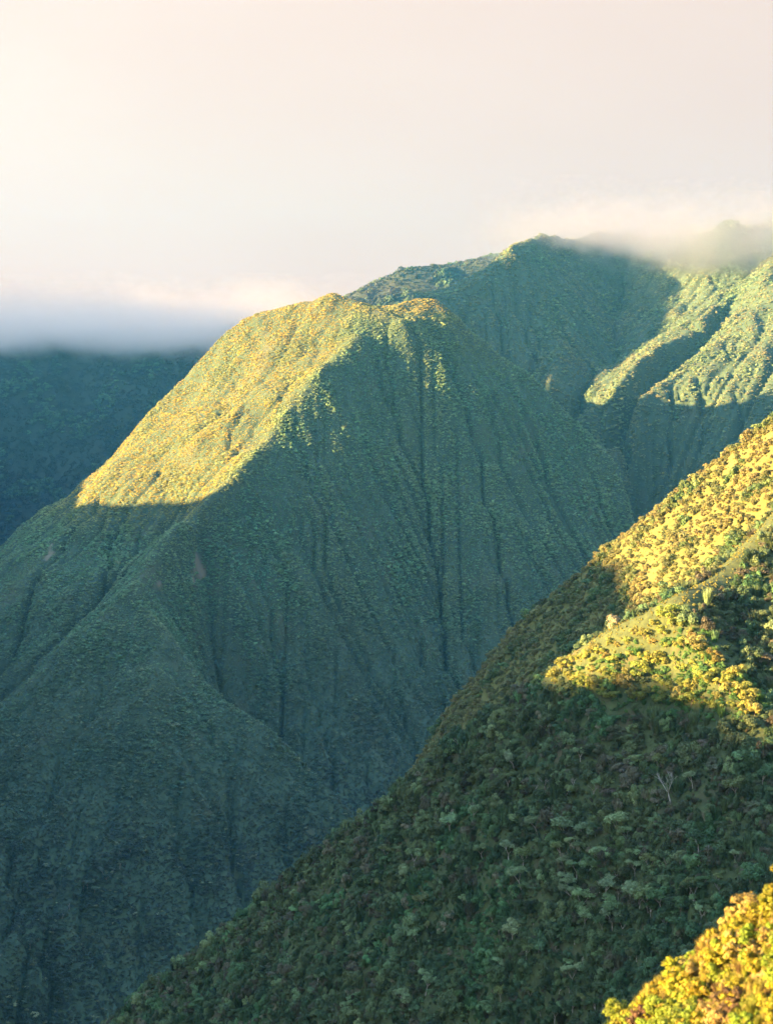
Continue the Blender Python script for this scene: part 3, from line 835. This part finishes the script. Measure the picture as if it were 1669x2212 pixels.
# trees that stand out one by one on the shaded face of the near ridge: (px, py of the foot, height in m, kind, colour, label)
SINGLE = [
    (1126, 1925, 8.5, 'tree', PALE, 'slim tree with a bare white trunk and thin flat crown, left of the tree cluster'),
    (868, 2190, 9.0, 'tree', PALE, 'pale green tree nearest the bottom edge, left of its twin on the near ridge'),
    (918, 2150, 8.5, 'tree', PALE, 'pale green tree with bare stem, right one of the pair near the bottom edge'),
    (1322, 2015, 8.0, 'tree', PALE, 'open-branched tree with forked white limbs below the pale tree cluster'),
    (1618, 1930, 8.0, 'tree', LEAF, 'umbrella-crowned tree with a pale trunk in the dark gully, far right'),
    (1448, 1735, 11.0, 'bare_tree', (0.3, 0.28, 0.25), 'tall bare grey tree standing in the middle of the shaded slope'),
    (1110, 1668, 7.5, 'tree', PALE, 'yellowish green tree just under the crest, left of the sunlit shoulder'),
    (900, 2040, 5.5, 'tree', PALE, 'small pale green tree above the pair at the bottom edge'),
    (1020, 1760, 6.0, 'bare_tree', (0.3, 0.28, 0.25), 'leafless white-stemmed tree on the upper slope, left of the pale trees'),
    (1150, 1500, 4.5, 'bare_tree', (0.3, 0.28, 0.25), 'bare twiggy bush at the lower tip of the sunlit crest'),
    (1212, 1450, 4.5, 'bare_tree', (0.3, 0.28, 0.25), 'bare twiggy bush higher up on the sunlit crest edge'),
    (850, 1735, 5.0, 'bare_tree', (0.3, 0.28, 0.25), 'bare grey tree on the skyline of the near ridge, above the dark valley'),
    (1490, 2100, 7.0, 'tree', PALE, 'thin tree with two tufts of leaves beside the golden slope'),
    (1370, 2180, 6.0, 'tree', LEAF, 'rounded green tree just left of the golden slope at the bottom'),
    (1645, 1700, 7.0, 'tree', LEAF, 'broad green tree at the right edge above the gully'),
]
for (px, py, h, kind, c, lab) in SINGLE:
    p = on_land(near, px, py)
    if p is None: print('MISS', lab); continue
    plant(kind, tuple(p - np.array([0, 0, 0.2])), h, cv(c, 0.05), lab)

def say(base, frac, px, poly):
    """size and place words in front of / behind a zone's base label"""
    xs = [p[0] for p in poly]; t = (px - min(xs)) / (max(xs) - min(xs))
    size = 'small' if frac < 0.33 else 'middle-sized' if frac < 0.67 else 'large'
    where = 'left part' if t < 0.34 else 'middle part' if t < 0.67 else 'right part'
    return size + ' ' + base + ', ' + where
def zone(L, poly, count, mind, fn, seed):
    """count plants spread over the part of land seen inside poly, at least mind metres apart"""
    g = random.Random(seed); pts = []
    xs = [p[0] for p in poly]; ys = [p[1] for p in poly]
    for _ in range(count * 30):
        if len(pts) >= count: break
        px, py = g.uniform(min(xs), max(xs)), g.uniform(min(ys), max(ys))
        if not in_poly(px, py, poly): continue
        p = on_land(L, px, py)
        if p is None or any(np.hypot(*(p - q)[:2]) < mind for q in pts): continue
        pts.append(p); fn(p, px, py)
def fill(L, poly, count, mind, kind, size, colors, base, group, seed, sink=0.3):
    def put(p, px, py):
        f = PR.random(); c = colors[0] if PR.random() < colors[2] else colors[1]
        plant(kind, tuple(p - np.array([0, 0, sink])), size[0] + (size[1] - size[0]) * f ** 1.4, cv(c, 0.28), say(base, f ** 1.4, px, poly), group, wide=PR.uniform(0.85, 1.25))
    zone(L, poly, count, mind, put, seed)
GREY = (0.3, 0.28, 0.25)
fill(near, [(1215, 1790), (1290, 1770), (1390, 1850), (1400, 1960), (1310, 1990), (1210, 1980)], 26, 2.2, 'tree', (4.5, 8.5), (PALE, LEAF, 0.9),
     'pale green tree in the crowded cluster on the shaded slope', 'cluster of pale trees on the shaded slope', 1)
fill(near, [(1400, 1820), (1530, 1800), (1560, 1950), (1480, 2050), (1400, 2000)], 24, 2.4, 'tree', (4.5, 7.5), (LEAF, OLIVE, 0.8),
     'mid green tree above the golden slope', 'green trees above the golden slope', 2)
fill(near, [(1100, 1960), (1400, 2010), (1440, 2100), (1300, 2212), (950, 2212)], 40, 2.6, 'tree', (3.2, 6.2), (LEAF, OLIVE, 0.8),
     'dark green tree on the lowest shaded slope, bottom centre', 'trees on the lowest slope', 3)
fill(near, [(700, 1860), (900, 1680), (1120, 1560), (1180, 1700), (1000, 1900), (760, 1960)], 45, 2.6, 'shrub', (2.2, 4.6), (OLIVE, LEAF, 0.6),
     'olive shrub below the left crest of the ridge', 'shrubs below the left crest', 4)
fill(near, [(300, 2200), (560, 2010), (760, 1900), (900, 2000), (800, 2200)], 45, 3.0, 'shrub', (2.4, 5.0), (LEAF, (0.08, 0.078, 0.045), 0.6),
     'dark shrub on the low end of the ridge, bottom left', 'dark shrubs at the low end of the ridge', 5)
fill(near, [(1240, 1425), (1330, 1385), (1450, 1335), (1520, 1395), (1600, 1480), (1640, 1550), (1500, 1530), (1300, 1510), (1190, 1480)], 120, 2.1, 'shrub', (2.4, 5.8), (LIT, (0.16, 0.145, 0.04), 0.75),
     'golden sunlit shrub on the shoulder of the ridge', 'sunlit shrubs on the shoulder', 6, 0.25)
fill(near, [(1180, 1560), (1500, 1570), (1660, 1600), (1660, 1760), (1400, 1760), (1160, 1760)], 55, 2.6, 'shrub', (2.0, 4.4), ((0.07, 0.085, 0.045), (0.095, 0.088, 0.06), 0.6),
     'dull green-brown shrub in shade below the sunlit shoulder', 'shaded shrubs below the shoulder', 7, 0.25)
fill(near, [(880, 1760), (1150, 1620), (1450, 1620), (1640, 1700), (1640, 1900), (1450, 2080), (1100, 2180), (700, 2180), (640, 2080)], 60, 3.5, 'tree', (3.2, 8.5), (PALE, OLIVE, 0.6),
     'lone pale green tree rising from the dark scrub', 'lone pale trees on the shaded slope', 10)
fill(near, [(980, 1600), (1300, 1560), (1500, 1650), (1300, 1780), (1000, 1780)], 16, 4.0, 'bare_tree', (3, 6), (GREY, GREY, 1),
     'leafless grey tree among shrubs of the upper shaded slope', 'leafless trees on the upper slope', 8, 0.2)
fill(main, [(50, 2045), (150, 1945), (300, 1800), (310, 1830), (165, 1975), (65, 2070)], 18, 7, 'tree', (8, 14), ((0.06, 0.09, 0.06), (0.045, 0.07, 0.045), 0.5),
     'pale tree along the dark rib in the valley, lower left', 'pale trees along the dark rib', 12, 0.5)
CORNER = [(1250, 2260), (1320, 2215), (1440, 2110), (1570, 2010), (1640, 1950), (1720, 1900), (1720, 2300), (1250, 2300)]
def corner_bush(p, px):
    k = PR.random(); f = PR.random()
    c, lab = ((GOLD, 'golden leafy bush on the sunlit corner slope') if k < .45 else
              ((0.105, 0.15, 0.014), 'yellow-green leafy bush on the sunlit corner slope') if k < .75 else
              ((0.19, 0.15, 0.045), 'dry tan bush on the sunlit corner slope') if k < .92 else
              ((0.08, 0.05, 0.025), 'dark brown withered bush on the sunlit corner slope'))
    plant('bush', tuple(p - np.array([0, 0, 0.1])), 0.7 + 1.5 * f, cv(c, 0.2), say(lab, f, px, CORNER), 'bushes of the sunlit corner', wide=PR.uniform(0.8, 1.25))
zone(slope, CORNER, 120, 0.5, lambda p, x, y: corner_bush(p, x), 9)
# ------------------------------------------------------------------ air: haze and mist
def box(name, x0, x1, y0, y1, z0, z1, mat):
    v = [(x, y, z) for z in (z0, z1) for y in (y0, y1) for x in (x0, x1)]
    f = [(0, 2, 3, 1), (4, 5, 7, 6), (0, 1, 5, 4), (2, 6, 7, 3), (0, 4, 6, 2), (1, 3, 7, 5)]
    me = bpy.data.meshes.new(name); me.from_pydata(v, [], f); me.materials.append(mat)
    o = bpy.data.objects.new(name, me); col.objects.link(o); o['kind'] = 'stuff'
    return o
hm, n, l = nodes_of('haze_air')
out = n.new('ShaderNodeOutputMaterial'); pv = n.new('ShaderNodeVolumePrincipled')
pv.inputs['Color'].default_value = (0.12, 0.57, 0.95, 1)
pv.inputs['Density'].default_value = 2.9e-5
pv.inputs['Anisotropy'].default_value = 0.5
l.new(pv.outputs[0], out.inputs['Volume'])
hz_ = box('haze', -2400, 1700, -400, 5750, -780, 665, hm)
hz_['label'] = 'bluish haze in the air of the whole valley'; hz_['category'] = 'haze'

def mist(name, label, x0, x1, y0, y1, z0, z1, base_l, base_r, xl, xr, thick, dens, nscale, top, seed, rate=0.35, amp=60.0, white=0.9):
    m, n, l = nodes_of(name)
    out = n.new('ShaderNodeOutputMaterial'); pv = n.new('ShaderNodeVolumePrincipled')
    pv.inputs['Color'].default_value = (white, white * 0.965, white * 0.93, 1)
    pv.inputs['Anisotropy'].default_value = 0.9
    tc = n.new('ShaderNodeTexCoord'); sep = n.new('ShaderNodeSeparateXYZ'); l.new(tc.outputs['Object'], sep.inputs[0])
    bx = n.new('ShaderNodeMapRange'); bx.interpolation_type = 'SMOOTHSTEP'
    for k, v in (('From Min', xl), ('From Max', xr), ('To Min', base_l), ('To Max', base_r)): bx.inputs[k].default_value = v
    l.new(sep.outputs['X'], bx.inputs[0])
    mp = n.new('ShaderNodeMapping'); mp.inputs['Scale'].default_value = (1 / nscale, 0.6 / nscale, 1.5 / nscale); mp.inputs['Location'].default_value = (seed, seed * 2.0, 0)
    l.new(tc.outputs['Object'], mp.inputs[0])
    no = n.new('ShaderNodeTexNoise'); no.inputs['Scale'].default_value = 1.0; no.inputs['Detail'].default_value = 5.0; no.inputs['Roughness'].default_value = 0.6
    l.new(mp.outputs[0], no.inputs['Vector'])
    def math_(op, a, b):
        q = n.new('ShaderNodeMath'); q.operation = op
        for i, v in enumerate((a, b)):
            if isinstance(v, (int, float)): q.inputs[i].default_value = v
            else: l.new(v, q.inputs[i])
        return q.outputs[0]
    wob = math_('MULTIPLY', math_('SUBTRACT', no.outputs[0], 0.5), amp * 2)
    hgt = math_('ADD', math_('SUBTRACT', sep.outputs['Z'], bx.outputs[0]), wob)
    up = n.new('ShaderNodeMapRange'); up.interpolation_type = 'SMOOTHSTEP'
    up.inputs['From Min'].default_value = 0; up.inputs['From Max'].default_value = thick
    l.new(hgt, up.inputs[0])
    fade = n.new('ShaderNodeMapRange'); fade.interpolation_type = 'SMOOTHSTEP'
    fade.inputs['From Min'].default_value = top; fade.inputs['From Max'].default_value = z1 - 2; fade.inputs['To Min'].default_value = 1; fade.inputs['To Max'].default_value = 0
    l.new(math_('ADD', sep.outputs['Z'], wob), fade.inputs[0])
    def edge(sock, a, b, c, d):
        q = n.new('ShaderNodeMapRange'); q.interpolation_type = 'SMOOTHSTEP'; q.inputs['From Min'].default_value = a; q.inputs['From Max'].default_value = b; l.new(sock, q.inputs[0])
        w = n.new('ShaderNodeMapRange'); w.interpolation_type = 'SMOOTHSTEP'; w.inputs['From Min'].default_value = d; w.inputs['From Max'].default_value = c; l.new(sock, w.inputs[0])
        return math_('MULTIPLY', q.outputs[0], w.outputs[0])
    e = edge(sep.outputs['X'], x0, x0 + 260, x1 - 260, x1)
    d = math_('MULTIPLY', math_('MULTIPLY', math_('MULTIPLY', up.outputs[0], fade.outputs[0]), e), dens)
    l.new(d, pv.inputs['Density']); l.new(pv.outputs[0], out.inputs['Volume'])
    m.cycles.volume_step_rate = rate
    o = box('mist', x0, x1, y0, y1, z0, z1, m)
    o['label'] = label; o['category'] = 'mist'
    return o
mist('mist_right', 'white cloud lying over the top of the right-hand mountain', 180, 1500, 3420, 4150, 180, 480, 330, 240, 320, 800, 90, 0.008, 100, 320, 3.1, amp=90, rate=0.22, white=0.92)
mist('mist_left', 'low cloud bank hiding the top of the far cliff on the left', -1500, 900, 4350, 5350, 40, 350, 112, 280, -480, -100, 110, 0.0075, 190, 160, 8.7, amp=85, white=0.995)
